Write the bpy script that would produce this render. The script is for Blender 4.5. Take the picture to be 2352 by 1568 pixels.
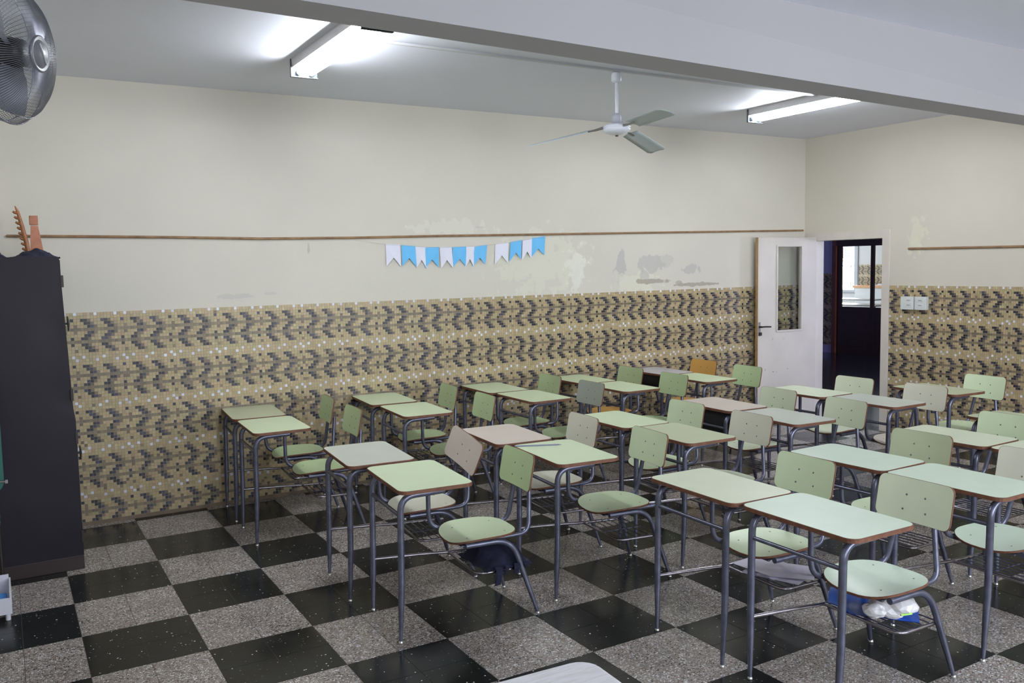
import bpy, bmesh, math, random
import numpy as np
from mathutils import Matrix, Vector
random.seed(7)
rng = np.random.default_rng(7)
R = math.radians
C = bpy.context.scene.collection
S = bpy.context.scene
for o in list(bpy.data.objects):
    bpy.data.objects.remove(o)

# ------------------------------------------------------------------ camera
YAW, PITCH, ROLL = R(59.395), R(-4.943), R(-1.083)
CAM = Vector((-0.7505, -6.1264, 1.7708))
FPX = 1985.6
f = Vector((math.cos(PITCH)*math.cos(YAW), math.cos(PITCH)*math.sin(YAW), math.sin(PITCH)))
r = Vector((math.sin(YAW), -math.cos(YAW), 0)); u = r.cross(f)
r2 = r*math.cos(ROLL)+u*math.sin(ROLL); u2 = -r*math.sin(ROLL)+u*math.cos(ROLL)
cd = bpy.data.cameras.new('camera'); cam = bpy.data.objects.new('camera', cd); C.objects.link(cam)
m = Matrix.Identity(4)
for i in range(3):
    m[i][0] = r2[i]; m[i][1] = u2[i]; m[i][2] = -f[i]; m[i][3] = CAM[i]
cam.matrix_world = m
cd.sensor_width = 36; cd.lens = FPX/2352*36; cd.clip_start = .05; cd.clip_end = 100
S.camera = cam
def project(p):
    d = Vector(p)-CAM
    z = d.dot(f)
    if z < .1: return None
    return 1176+FPX*d.dot(r2)/z, 784-FPX*d.dot(u2)/z, z

# ------------------------------------------------------------------ world, exposure
S.view_settings.view_transform = 'Standard'; S.view_settings.look = 'None'
S.view_settings.exposure = 0.56; S.view_settings.gamma = 1; S.view_settings.use_curve_mapping = False
w = bpy.data.worlds.new('sky'); S.world = w; w.use_nodes = True
wn = w.node_tree.nodes; bg = wn['Background']
bg.inputs[0].default_value = (.78, .88, 1, 1); bg.inputs[1].default_value = 2.2
def area(name, loc, rot, sx, sy, power, col):
    l = bpy.data.lights.new(name, 'AREA'); l.shape = 'RECTANGLE'; l.size = sx; l.size_y = sy
    l.energy = power; l.color = col
    o = bpy.data.objects.new(name, l); C.objects.link(o); o.location = loc; o.rotation_euler = rot
    return o
WF = -8.2     # wall with the daylight windows, behind the camera
WINS = [(-.3, 1.5), (2.1, 3.9), (4.5, 6.3)]
for k, (a, b) in enumerate(WINS):
    area('window_daylight', ((a+b)/2, WF-.35, 1.85), (R(64), 0, 0), b-a, 1.7, (46, 74, 92)[k], (.88, .93, 1))
TUBE_E = 56.0
area('hall_fill', (11.9, -3.85, 1.9), (R(88), 0, R(-8)), 2.4, 1.5, 160, (.80, .84, 1))  # unseen fill lamp added to brighten the hall; its side wall has no window

# ------------------------------------------------------------------ helpers
MATS = {}
def mat(name, col, rough=.5, metal=0, noise=0, nscale=8, bump=0, bscale=60, spec=.5):
    if name in MATS: return MATS[name]
    M = bpy.data.materials.new(name); M.use_nodes = True
    nt = M.node_tree; b = nt.nodes['Principled BSDF']
    b.inputs['Base Color'].default_value = (*col, 1); b.inputs['Roughness'].default_value = rough
    b.inputs['Metallic'].default_value = metal; b.inputs['Specular IOR Level'].default_value = spec
    if noise or bump:
        tc = nt.nodes.new('ShaderNodeNewGeometry')
    if noise:
        n = nt.nodes.new('ShaderNodeTexNoise'); n.inputs['Scale'].default_value = nscale; n.inputs['Detail'].default_value = 5
        nt.links.new(tc.outputs['Position'], n.inputs['Vector'])
        mr = nt.nodes.new('ShaderNodeMapRange'); mr.inputs['From Min'].default_value = .3; mr.inputs['From Max'].default_value = .7
        mr.inputs['To Min'].default_value = 1-noise; mr.inputs['To Max'].default_value = 1+noise
        nt.links.new(n.outputs['Fac'], mr.inputs['Value'])
        mx = nt.nodes.new('ShaderNodeVectorMath'); mx.operation = 'SCALE'; mx.inputs[0].default_value = col
        nt.links.new(mr.outputs[0], mx.inputs['Scale']); nt.links.new(mx.outputs[0], b.inputs['Base Color'])
    if bump:
        n = nt.nodes.new('ShaderNodeTexNoise'); n.inputs['Scale'].default_value = bscale; n.inputs['Detail'].default_value = 4
        nt.links.new(tc.outputs['Position'], n.inputs['Vector'])
        bp = nt.nodes.new('ShaderNodeBump'); bp.inputs['Strength'].default_value = bump; bp.inputs['Distance'].default_value = .01
        nt.links.new(n.outputs['Fac'], bp.inputs['Height']); nt.links.new(bp.outputs[0], b.inputs['Normal'])
    MATS[name] = M
    return M
def lin(r_, g_, b_):
    return tuple(((c/255)/12.92 if c/255 <= .04045 else ((c/255+.055)/1.055)**2.4) for c in (r_, g_, b_))
def emit(name, col, strength):
    M = bpy.data.materials.new(name); M.use_nodes = True
    b = M.node_tree.nodes['Principled BSDF']; b.inputs['Base Color'].default_value = (*col, 1)
    b.inputs['Emission Color'].default_value = (*col, 1); b.inputs['Emission Strength'].default_value = strength
    MATS[name] = M; return M

class MB:
    """collects shapes, builds ONE mesh object"""
    def __init__(s): s.v = []; s.f = []; s.mi = []; s.sm = []
    def add(s, vs, fs, mi=0, smooth=False):
        n = len(s.v); s.v += [tuple(p) for p in vs]
        s.f += [tuple(i+n for i in q) for q in fs]; s.mi += [mi]*len(fs); s.sm += [smooth]*len(fs); return s
    def box(s, a, b, mi=0, M=None):
        x0, y0, z0 = a; x1, y1, z1 = b
        vs = [Vector(p) for p in ((x0,y0,z0),(x1,y0,z0),(x1,y1,z0),(x0,y1,z0),(x0,y0,z1),(x1,y0,z1),(x1,y1,z1),(x0,y1,z1))]
        if M: vs = [M@p for p in vs]
        return s.add(vs, [(0,3,2,1),(4,5,6,7),(0,1,5,4),(1,2,6,5),(2,3,7,6),(3,0,4,7)], mi)
    def bbox(s, a, b, c=.003, mi=0, M=None):
        """box with chamfered edges"""
        bm = bmesh.new(); bmesh.ops.create_cube(bm, size=1)
        for v in bm.verts: v.co = Vector(((a[i]+b[i])/2+v.co[i]*(b[i]-a[i]) for i in range(3)))
        bmesh.ops.bevel(bm, geom=bm.edges[:], offset=c, segments=2, affect='EDGES', profile=.6)
        if M: bm.transform(M)
        bm.verts.ensure_lookup_table()
        s.add([v.co.copy() for v in bm.verts], [[v.index for v in q.verts] for q in bm.faces], mi, False); bm.free(); return s
    def tube(s, pts, rad, seg=10, mi=0, caps=True, flat=1.0):
        pts = [Vector(p) for p in pts]; n = len(pts)
        if not isinstance(rad, (list, tuple)): rad = [rad]*n
        t0 = (pts[1]-pts[0]).normalized()
        a = Vector((0,0,1)) if abs(t0.z) < .9 else Vector((0,1,0))
        nrm = (a-t0*a.dot(t0)).normalized(); vs = []
        for i, p in enumerate(pts):
            if i == 0: t = pts[1]-pts[0]
            elif i == n-1: t = pts[-1]-pts[-2]
            else: t = (pts[i+1]-pts[i]).normalized()+(pts[i]-pts[i-1]).normalized()
            t = t.normalized(); nrm = (nrm-t*nrm.dot(t)).normalized(); bn = t.cross(nrm)
            for k in range(seg):
                an = 2*math.pi*k/seg
                vs.append(p+(nrm*math.cos(an)*flat+bn*math.sin(an))*rad[i])
        fs = [(i*seg+k, i*seg+(k+1) % seg, (i+1)*seg+(k+1) % seg, (i+1)*seg+k) for i in range(n-1) for k in range(seg)]
        s.add(vs, fs, mi, True)
        if caps:
            s.add(vs[:seg], [tuple(range(seg))[::-1]], mi); s.add(vs[-seg:], [tuple(range(seg))], mi)
        return s
    def lathe(s, prof, c=(0,0,0), seg=24, mi=0, M=None, smooth=True):
        """profile (radius, z)"""
        vs = []
        for (rr, z) in prof:
            for k in range(seg):
                an = 2*math.pi*k/seg; p = Vector((rr*math.cos(an), rr*math.sin(an), z))
                if M: p = M@p
                vs.append(p+Vector(c))
        fs = [(i*seg+k, i*seg+(k+1) % seg, (i+1)*seg+(k+1) % seg, (i+1)*seg+k) for i in range(len(prof)-1) for k in range(seg)]
        s.add(vs, fs, mi, smooth)
        n = len(prof)
        if prof[0][0] > 1e-5: s.add(vs[:seg], [tuple(range(seg))[::-1]], mi)
        if prof[-1][0] > 1e-5: s.add(vs[-seg:], [tuple(range(seg))], mi)
        return s
    def slab(s, outline, th, zf=lambda x, y: 0, rings=5, mi_top=0, mi_side=1, mi_bot=1, M=None, eb=.0015):
        """plate of thickness th whose plan is the closed outline, its top following zf"""
        n = len(outline); cx = sum(p[0] for p in outline)/n; cy = sum(p[1] for p in outline)/n
        def P(k, fz):
            x, y = cx+(outline[k][0]-cx)*fz, cy+(outline[k][1]-cy)*fz; return x, y
        def tr(v):
            v = Vector(v); return M@v if M else v
        for side, mi in ((1, mi_top), (0, mi_bot)):
            vs = [tr((cx, cy, zf(cx, cy)-(0 if side else th)))]; fs = []
            for j in range(1, rings+1):
                fz = j/rings
                if j == rings: fz = 1-eb*8
                for k in range(n):
                    x, y = P(k, fz); vs.append(tr((x, y, zf(x, y)-(0 if side else th))))
            for k in range(n):
                q = (0, 1+k, 1+(k+1) % n); fs.append(q if side else q[::-1])
            for j in range(rings-1):
                for k in range(n):
                    a0 = 1+j*n+k; b0 = 1+j*n+(k+1) % n; q = (a0, a0+n, b0+n, b0); fs.append(q if side else q[::-1])
            s.add(vs, fs, mi, True)
        vs = []
        for (fz, dz) in ((1-eb*8, 0), (1, -eb), (1, -th+eb), (1-eb*8, -th)):
            for k in range(n):
                x, y = P(k, fz); vs.append(tr((x, y, zf(x, y)+dz)))
        s.add(vs, [(j*n+k, (j+1)*n+k, (j+1)*n+(k+1) % n, j*n+(k+1) % n) for j in range(3) for k in range(n)], mi_side, False)
        return s
    def build(s, name, mats, parent=None, **kw):
        me = bpy.data.meshes.new(name); me.from_pydata(s.v, [], s.f)
        me.polygons.foreach_set('material_index', s.mi); me.polygons.foreach_set('use_smooth', s.sm)
        for q in (mats if isinstance(mats, (list, tuple)) else [mats]): me.materials.append(q)
        me.update()
        return link(name, me, parent, **kw)
def link(name, me, parent=None, **kw):
    o = bpy.data.objects.new(name, me); C.objects.link(o)
    if parent: o.parent = parent
    for k, v in kw.items(): o[k] = v
    return o
def thing(name, label, cat, loc=(0,0,0), rz=0, group=None):
    o = bpy.data.objects.new(name, None); C.objects.link(o); o.empty_display_size = .1
    o.location = loc; o.rotation_euler = (0,0,rz); o['label'] = label; o['category'] = cat
    if group: o['group'] = group
    return o
def tag(o, label, cat, group=None):
    o['label'] = label; o['category'] = cat
    if group: o['group'] = group
    return o
def round_path(pts, rad, n=6):
    pts = [Vector(p) for p in pts]; out = [pts[0]]
    if not isinstance(rad, (list, tuple)): rad = [rad]*(len(pts)-2)
    for i in range(1, len(pts)-1):
        a = (pts[i-1]-pts[i]); b = (pts[i+1]-pts[i]); d = min(rad[i-1], a.length*.49, b.length*.49)
        p0 = pts[i]+a.normalized()*d; p2 = pts[i]+b.normalized()*d
        for k in range(n+1):
            t = k/n; out.append(p0*(1-t)**2+pts[i]*2*t*(1-t)+p2*t*t)
    out.append(pts[-1]); return out
def rrect(x0, x1, y0, y1, rad, n=5):
    out = []
    for cx, cy, a0 in ((x1-rad, y1-rad, 0), (x0+rad, y1-rad, 90), (x0+rad, y0+rad, 180), (x1-rad, y0+rad, 270)):
        for k in range(n+1):
            a = R(a0+90*k/n); out.append((cx+rad*math.cos(a), cy+rad*math.sin(a)))
    # densify the straights
    res = []
    for i, p in enumerate(out):
        q = out[(i+1) % len(out)]; res.append(p); d = math.dist(p, q); k = int(d/.06)
        for j in range(1, k): res.append((p[0]+(q[0]-p[0])*j/k, p[1]+(q[1]-p[1])*j/k))
    return res

# ------------------------------------------------------------------ room dimensions
XR, YB, H, XL = 7.05, .58, 3.118, -1.0
TP = .3219/15           # mosaic pitch
MZ = 1.508              # top of mosaic

# materials of the shell
def paint(name, col, masks=(), noise=.03, tint=None):
    """wall paint with soft mottling and stains given as (centre, radii, colour, strength, edge noise)"""
    M = bpy.data.materials.new(name); M.use_nodes = True; nt = M.node_tree; N = nt.nodes; L = nt.links
    b = N['Principled BSDF']; b.inputs['Roughness'].default_value = .55; b.inputs['Specular IOR Level'].default_value = .3
    g = N.new('ShaderNodeNewGeometry')
    n = N.new('ShaderNodeTexNoise'); n.inputs['Scale'].default_value = 1.3; n.inputs['Detail'].default_value = 6
    L.new(g.outputs['Position'], n.inputs['Vector'])
    rp = N.new('ShaderNodeMapRange'); rp.inputs[1].default_value = .3; rp.inputs[2].default_value = .7
    rp.inputs[3].default_value = 1-noise; rp.inputs[4].default_value = 1+noise; L.new(n.outputs['Fac'], rp.inputs[0])
    sc = N.new('ShaderNodeVectorMath'); sc.operation = 'SCALE'; sc.inputs[0].default_value = col; L.new(rp.outputs[0], sc.inputs['Scale'])
    cur = sc.outputs[0]
    n2 = N.new('ShaderNodeTexNoise'); n2.inputs['Scale'].default_value = 13; n2.inputs['Detail'].default_value = 6
    L.new(g.outputs['Position'], n2.inputs['Vector'])
    for (c, rad, mc, st, en) in masks:
        en = en*2.6
        v = N.new('ShaderNodeVectorMath'); v.operation = 'SUBTRACT'; L.new(g.outputs['Position'], v.inputs[0]); v.inputs[1].default_value = c
        d = N.new('ShaderNodeVectorMath'); d.operation = 'DIVIDE'; L.new(v.outputs[0], d.inputs[0]); d.inputs[1].default_value = rad
        l = N.new('ShaderNodeVectorMath'); l.operation = 'LENGTH'; L.new(d.outputs[0], l.inputs[0])
        a = N.new('ShaderNodeMath'); a.operation = 'MULTIPLY_ADD'; L.new(n2.outputs['Fac'], a.inputs[0]); a.inputs[1].default_value = en; L.new(l.outputs['Value'], a.inputs[2])
        q = N.new('ShaderNodeMapRange'); q.inputs[1].default_value = .92+en*.5; q.inputs[2].default_value = 1.08+en*.5
        q.inputs[3].default_value = st; q.inputs[4].default_value = 0; L.new(a.outputs[0], q.inputs[0])
        mx = N.new('ShaderNodeMix'); mx.data_type = 'RGBA'; L.new(q.outputs[0], mx.inputs[0]); L.new(cur, mx.inputs[6]); mx.inputs[7].default_value = (*mc, 1)
        cur = mx.outputs[2]
    L.new(cur, b.inputs['Base Color'])
    n3 = N.new('ShaderNodeTexNoise'); n3.inputs['Scale'].default_value = 14; n3.inputs['Detail'].default_value = 8; L.new(g.outputs['Position'], n3.inputs['Vector'])
    bp = N.new('ShaderNodeBump'); bp.inputs['Strength'].default_value = .25; bp.inputs['Distance'].default_value = .006
    L.new(n3.outputs['Fac'], bp.inputs['Height']); L.new(bp.outputs[0], b.inputs['Normal'])
    MATS[name] = M; return M
GR = lin(186, 183, 179); YL = lin(222, 220, 200); BR = lin(168, 160, 146)
cream = lin(209, 204, 192)
wall_masks = [
    ((4.47, YB, 1.76), (.055, 1, .12), GR, .9, .9), ((4.40, YB, 1.62), (.05, 1, .10), GR, .8, .9),
    ((4.62, YB, 1.60), (.30, 1, .09), YL, .5, 1.2), ((4.85, YB, 1.78), (.16, 1, .09), GR, .75, .8),
    ((5.02, YB, 1.80), (.12, 1, .07), GR, .45, .8), ((4.76, YB, 1.66), (.05, 1, .05), GR, .6, .9),
    ((5.36, YB, 1.71), (.14, 1, .045), GR, .8, .9), ((4.86, YB, 1.60), (.20, 1, .025), BR, .9, .8),
    ((5.40, YB, 1.555), (.26, 1, .018), BR, .9, .9), ((5.20, YB, 1.58), (.05, 1, .02), BR, .7, .9),
    ((3.55, YB, 1.80), (.45, 1, .22), YL, .45, 1.4), ((3.95, YB, 1.72), (.10, 1, .16), lin(226,226,214), .6, 1.4),
    ((2.62, YB, 2.12), (.35, 1, .06), lin(222,220,205), .5, 1.3), ((.80, YB, 1.585), (.14, 1, .02), GR, .5, 1.0),
    ((1.05, YB, 1.60), (.06, 1, .012), GR, .5, 1.0), ((1.37, YB, 1.95), (.012, 1, .05), BR, .5, .9), ((2.9, YB, 2.12), (.05,1,.008), GR, .6, .8)]
wallL_m = paint('cream_wall_paint_stained', cream, wall_masks)
wallR_m = paint('cream_wall_paint', lin(208, 202, 188), [
    ((XR, -.80, 2.02), (1, .085, .15), lin(222, 220, 196), .45, 1.5), ((XR, -.77, 1.88), (1, .07, .07), lin(222, 220, 196), .4, 1.4)])
ceil_m = paint('white_ceiling_paint', lin(230, 232, 243), noise=.015)
beam_m = paint('beam_paint', lin(172, 169, 173), noise=.02)

# mosaic -------------------------------------------------------------------
PAT = {}
def setp(r_, cs, k):
    for c_ in cs: PAT[(r_ % 15, c_ % 15)] = k
for r_, c_ in ((2,2),(3,3),(4,4),(6,4),(7,3),(8,2),(10,2),(11,3),(12,4)):
    setp(r_, (c_, c_+1, c_+6, c_+7), 'k'); setp(r_, (c_+2, c_+8), 'n')
for r_ in (2, 8, 10): setp(r_, (14,), 'k')
for r_ in (4, 6, 12): setp(r_, (15,), 'n')
setp(14, (2, 8, 14), 'w'); setp(0, (0, 6, 12), 'w')
def mosaic(name, origin, du, nrm, pu, pv, cols, rows, c_off, parent, flat=False, dim=1.0, grout=.0013, depth=.0018, skip=None):
    """individual tesserae with real relief; du = unit vector along the wall, nrm = out of the wall"""
    o = Vector(origin); du = Vector(du); nrm = Vector(nrm); dz = Vector((0,0,-1))
    V = []; F = []; col = []
    pal = {'k': [lin(48,48,60), lin(40,40,50), lin(70,68,86), lin(58,54,58)], 'n': [lin(118,102,88), lin(110,98,84), lin(132,116,98)],
           'w': [lin(224,226,236), lin(214,212,226)], 's': [lin(126,114,94), lin(114,104,88), lin(134,120,100)],
           'b': [lin(180,162,124), lin(174,158,120), lin(184,168,132), lin(178,154,122), lin(168,156,118), lin(182,162,128)]}
    for i in range(rows):
        for j in range(cols):
            if skip and skip(i, j): continue
            c_ = (j+c_off) % 15; k = PAT.get((i % 15, c_))
            if k is None: k = 's' if (i % 15) in (5, 9) else 'b'
            if k == 'w' and rng.random() < .02: k = 'b'
            if k == 'k' and rng.random() < .05: k = 'n'
            elif k == 'b' and rng.random() < .012: k = 'n'
            p = pal[k][rng.integers(len(pal[k]))]; vv = (1+rng.normal()*.06)*dim
            g2 = grout/2; a = o+du*(j*pu+g2)+dz*(i*pv+g2); b = a+du*(pu-grout); c2 = b+dz*(pv-grout); d = a+dz*(pv-grout)
            out = nrm*(depth+rng.random()*.0004); n = len(V)
            if flat:
                V += [tuple(x+out) for x in (a, b, c2, d)]; F.append((n, n+3, n+2, n+1)); nf = 1
            else:
                ins = .0005
                t = [a+(du+dz)*ins+out, b+(-du+dz)*ins+out, c2+(-du-dz)*ins+out, d+(du-dz)*ins+out]
                V += [tuple(x) for x in (a, b, c2, d)]+[tuple(x) for x in t]
                F += [(n+4, n+7, n+6, n+5), (n, n+4, n+5, n+1), (n+1, n+5, n+6, n+2), (n+2, n+6, n+7, n+3), (n+3, n+7, n+4, n)]; nf = 5
            col += [(p[0]*vv, p[1]*vv, p[2]*vv, 1)]*(nf*4)
    me = bpy.data.meshes.new(name); me.from_pydata(V, [], F)
    ca = me.color_attributes.new('tile', 'FLOAT_COLOR', 'CORNER')
    ca.data.foreach_set('color', np.array(col, dtype=np.float32).ravel())
    if du.cross(dz).dot(nrm) > 0: me.flip_normals()
    if 'mosaic' not in MATS:
        M = bpy.data.materials.new('glazed_mosaic'); M.use_nodes = True; nt = M.node_tree; b = nt.nodes['Principled BSDF']
        at = nt.nodes.new('ShaderNodeAttribute'); at.attribute_name = 'tile'; nt.links.new(at.outputs['Color'], b.inputs['Base Color'])
        b.inputs['Roughness'].default_value = .34; b.inputs['Specular IOR Level'].default_value = .35; MATS['mosaic'] = M
    me.materials.append(MATS['mosaic'])
    ob = link(name, me, parent); ob['kind'] = 'stuff'; return ob
grout_m = mat('pale_grout', lin(190, 182, 160), .9, noise=.08, nscale=5)
base_m = mat('brown_wall_base', lin(120, 104, 88), .8, noise=.25, nscale=9)

# ------------------------------------------------------------------ shell
wall_back = MB().box((XL-.15, YB, 0), (XR+.15, YB+.15, H+.1)).build('wall_back', wallL_m, kind='structure')
gl = MB().box((-.95, YB-.003, 0), (XR, YB+.001, MZ)).build('grout_bed', grout_m, wall_back)
c0 = -.309-TP/2+.002
ncol = int((XR-c0)/(.3209/15))
mosaic('mosaic_tile', (c0-15*.3209/15, YB-.003, MZ), (1,0,0), (0,-1,0), .3209/15, TP, ncol+15, 69, 0, wall_back)
MB().box((-.95, YB-.0055, 0), (XR, YB-.003, MZ-69*TP)).build('base_strip', base_m, wall_back)

# right wall with the door opening
OY0, OY1, OZ = -.45, .48, 2.02
wr = MB().box((XR, WF, 0), (XR+.16, OY0, H+.1)).box((XR, OY1, 0), (XR+.16, YB+.15, H+.1)).box((XR, OY0, OZ), (XR+.16, OY1, H+.1))
wall_right = wr.build('wall_right', wallR_m, kind='structure')
RP = .3135/15
MB().box((XR-.003, WF, 0), (XR+.001, OY0-.06, MZ)).box((XR-.003, OY1+.06, 0), (XR+.001, YB, MZ)).build('grout_bed', grout_m, wall_right)
y0 = -.793+15*RP+RP/2   # column 0 at the left edge
skipc = lambda i, j: (OY0-.05 < y0-j*RP+.0 or y0-(j+1)*RP > OY0-.05)
mosaic('mosaic_tile', (XR-.003, y0, MZ), (0,-1,0), (-1,0,0), RP, TP, 250, 69, 0, wall_right, skip=skipc)
MB().box((XR-.0055, WF, 0), (XR-.003, OY0-.06, MZ-69*TP)).build('base_strip', base_m, wall_right)

wl = MB().box((XL-.15, WF-.15, 0), (XL, YB, H+.1))
wall_left = wl.build('wall_left', wallL_m, kind='structure')
MB().box((XL, YB-.16, 0), (-.705, YB, H)).build('trim_1', wallL_m, kind='structure')
# wall with windows behind the camera
wf = MB(); xs = [XL-.15]+[v for ab in WINS for v in ab]+[XR+.16]
for k in range(0, len(xs), 2): wf.box((xs[k], WF-.15, 0), (xs[k+1], WF, H+.1))
for a, b in WINS: wf.box((a, WF-.15, 0), (b, WF, 1.0)).box((a, WF-.15, 2.75), (b, WF, H+.1))
wall_front = wf.build('wall_front', wallR_m, kind='structure')
white_paint = mat('white_gloss_paint', lin(226, 224, 218), .4, noise=.04, nscale=6)
for k, (a, b) in enumerate(WINS):
    fr = MB()
    for p in ((a, a+.05), ((a+b)/2-.025, (a+b)/2+.025), (b-.05, b)): fr.box((p[0], WF-.1, 1.0), (p[1], WF-.05, 2.75))
    for z in (1.0, 2.70): fr.box((a, WF-.1, z), (b, WF-.05, z+.05))
    fr.build('window_%d' % (k+1), white_paint, kind='structure')
ceiling = MB().box((XL-.15, WF-.15, H), (XR+.16, YB+.15, H+.12)).build('ceiling', ceil_m, kind='structure')
# ceiling beam, slightly sagging towards the door wall
bx0, bx1, bz0, bz1 = XL, XR, 2.792, 2.662
fy, by_ = -2.89, -2.672
beam = MB().add([(bx0, fy-.04, H+.01), (bx1, fy+.04, H+.01), (bx1, by_, H+.01), (bx0, by_, H+.01), (bx0, fy, bz0), (bx1, fy, bz1), (bx1, by_, bz1), (bx0, by_, bz0)],
     [(0,1,2,3), (4,7,6,5), (0,4,5,1), (1,5,6,2), (2,6,7,3), (3,7,4,0)]).build('trim_2', beam_m, kind='structure')

# ------------------------------------------------------------------ floor
def terrazzo(name, base, stops, scale, mixd, rough):
    M = bpy.data.materials.new(name); M.use_nodes = True; nt = M.node_tree; N = nt.nodes; L = nt.links
    b = N['Principled BSDF']; b.inputs['Roughness'].default_value = rough; b.inputs['Specular IOR Level'].default_value = .45 if 'pale' in name else .3
    g = N.new('ShaderNodeNewGeometry'); sep = N.new('ShaderNodeVectorMath'); sep.operation = 'MULTIPLY'; sep.inputs[1].default_value = (1, 1, 0)
    L.new(g.outputs['Position'], sep.inputs[0])
    nz = N.new('ShaderNodeTexNoise'); nz.inputs['Scale'].default_value = scale*.7; L.new(sep.outputs[0], nz.inputs['Vector'])
    ad = N.new('ShaderNodeVectorMath'); ad.operation = 'MULTIPLY_ADD'; L.new(nz.outputs['Color'], ad.inputs[0]); ad.inputs[1].default_value = (.006,)*3; L.new(sep.outputs[0], ad.inputs[2])
    v = N.new('ShaderNodeTexVoronoi'); v.inputs['Scale'].default_value = scale; L.new(ad.outputs[0], v.inputs['Vector'])
    sc = N.new('ShaderNodeSeparateColor'); L.new(v.outputs['Color'], sc.inputs[0])
    cr = N.new('ShaderNodeValToRGB'); cr.color_ramp.interpolation = 'CONSTANT'; el = cr.color_ramp.elements
    el[0].position = 0; el[0].color = (*stops[0][1], 1); el[1].position = stops[1][0]; el[1].color = (*stops[1][1], 1)
    for p, c_ in stops[2:]:
        e = el.new(p); e.color = (*c_, 1)
    L.new(sc.outputs[0], cr.inputs[0])
    mr = N.new('ShaderNodeMapRange'); mr.inputs[1].default_value = mixd-.06; mr.inputs[2].default_value = mixd+.06; L.new(v.outputs['Distance'], mr.inputs[0])
    mx = N.new('ShaderNodeMix'); mx.data_type = 'RGBA'; L.new(mr.outputs[0], mx.inputs[0]); L.new(cr.outputs[0], mx.inputs[6]); mx.inputs[7].default_value = (*base, 1)
    # uneven wear of whole areas
    n2 = N.new('ShaderNodeTexNoise'); n2.inputs['Scale'].default_value = 3; n2.inputs['Detail'].default_value = 4; L.new(g.outputs['Position'], n2.inputs['Vector'])
    m2 = N.new('ShaderNodeMapRange'); m2.inputs[1].default_value = .3; m2.inputs[2].default_value = .7; m2.inputs[3].default_value = .85; m2.inputs[4].default_value = 1.15; L.new(n2.outputs['Fac'], m2.inputs[0])
    s2 = N.new('ShaderNodeVectorMath'); s2.operation = 'SCALE'; L.new(mx.outputs[2], s2.inputs[0]); L.new(m2.outputs[0], s2.inputs['Scale'])
    L.new(s2.outputs[0], b.inputs['Base Color'])
    m3 = N.new('ShaderNodeMapRange'); m3.inputs[1].default_value = .35; m3.inputs[2].default_value = .65; m3.inputs[3].default_value = rough-.04; m3.inputs[4].default_value = rough+.08; L.new(n2.outputs['Fac'], m3.inputs[0]); L.new(m3.outputs[0], b.inputs['Roughness'])
    MATS[name] = M; return M
ter_l = terrazzo('pale_terrazzo', lin(140, 132, 126), [(0, lin(56,53,54)), (.16, lin(128,118,110)), (.40, lin(156,150,146)), (.62, lin(182,178,176)), (.80, lin(222,220,222)), (.93, lin(130,104,92))], 135, .5, .17)
ter_d = terrazzo('black_terrazzo', lin(32, 34, 33), [(0, lin(26,28,28)), (.45, lin(36,38,36)), (.80, lin(28,28,30)), (.972, lin(96,98,94)), (.991, lin(215,215,212))], 115, .42, .19)
joint_m = mat('dark_floor_joint', lin(70, 66, 60), .8)
floor = MB().box((XL-.15, WF-.15, -.06), (XR+.16, YB, -.0015)).build('floor', joint_m, kind='structure')
def tile_mesh(nm, s_, mt):
    b = MB(); h = s_/2; e = .0008
    b.add([(-h,-h,-.012),(h,-h,-.012),(h,h,-.012),(-h,h,-.012),(-h+e,-h+e,0),(h-e,-h+e,0),(h-e,h-e,0),(-h+e,h-e,0)],
          [(4,5,6,7),(0,1,5,4),(1,2,6,5),(2,3,7,6),(3,0,4,7)])
    me = bpy.data.meshes.new(nm); me.from_pydata(b.v, [], b.f); me.materials.append(mt); return me
tm = (tile_mesh('floor_tile_dark', .2488, ter_d), tile_mesh('floor_tile_pale', .2488, ter_l))
tiles = []
for i in range(-5, 29):
    for j in range(-33, 3):
        xa, xb, ya, yb_ = i*.25, (i+1)*.25, j*.25, (j+1)*.25
        if xa >= XR or ya >= YB or ya < WF-.2 or xb < XL-.3: continue
        k = (math.floor(xa/.5+.001)+(-math.floor(ya/.5+.001)-1)) % 2
        p = project(((xa+xb)/2, (ya+yb_)/2, 0))
        full = xb <= XR+.16 and yb_ <= YB
        vis = p and -40 < p[0] < 2400 and p[1] < 1620 and full
        tiles.append((p[2] if vis else 99, xa, xb, ya, yb_, k))
tiles.sort()
rest = MB()
for n, (d, xa, xb, ya, yb_, k) in enumerate(tiles):
    if d < 90 and n < 300:
        o = link('floor_tile', tm[k], floor); o.location = ((xa+xb)/2, (ya+yb_)/2, random.uniform(-.0003, .0003))
    else:
        if yb_ > YB-.1: yb_ = YB
        if xb > XR: xb = XR+.16
        g_ = .0006; z_ = random.uniform(-.0003, .0003)
        rest.add([(xa+g_, ya+g_, z_), (xb-g_, ya+g_, z_), (xb-g_, yb_-g_, z_), (xa+g_, yb_-g_, z_),(xa+g_, ya+g_, -.003), (xb-g_, ya+g_, -.003), (xb-g_, yb_-g_, -.003), (xa+g_, yb_-g_, -.003)], [(0,1,2,3),(4,5,1,0),(5,6,2,1),(6,7,3,2),(7,4,0,3)], k)
rest.build('floor_tile', [ter_d, ter_l], floor, kind='stuff')

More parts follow.
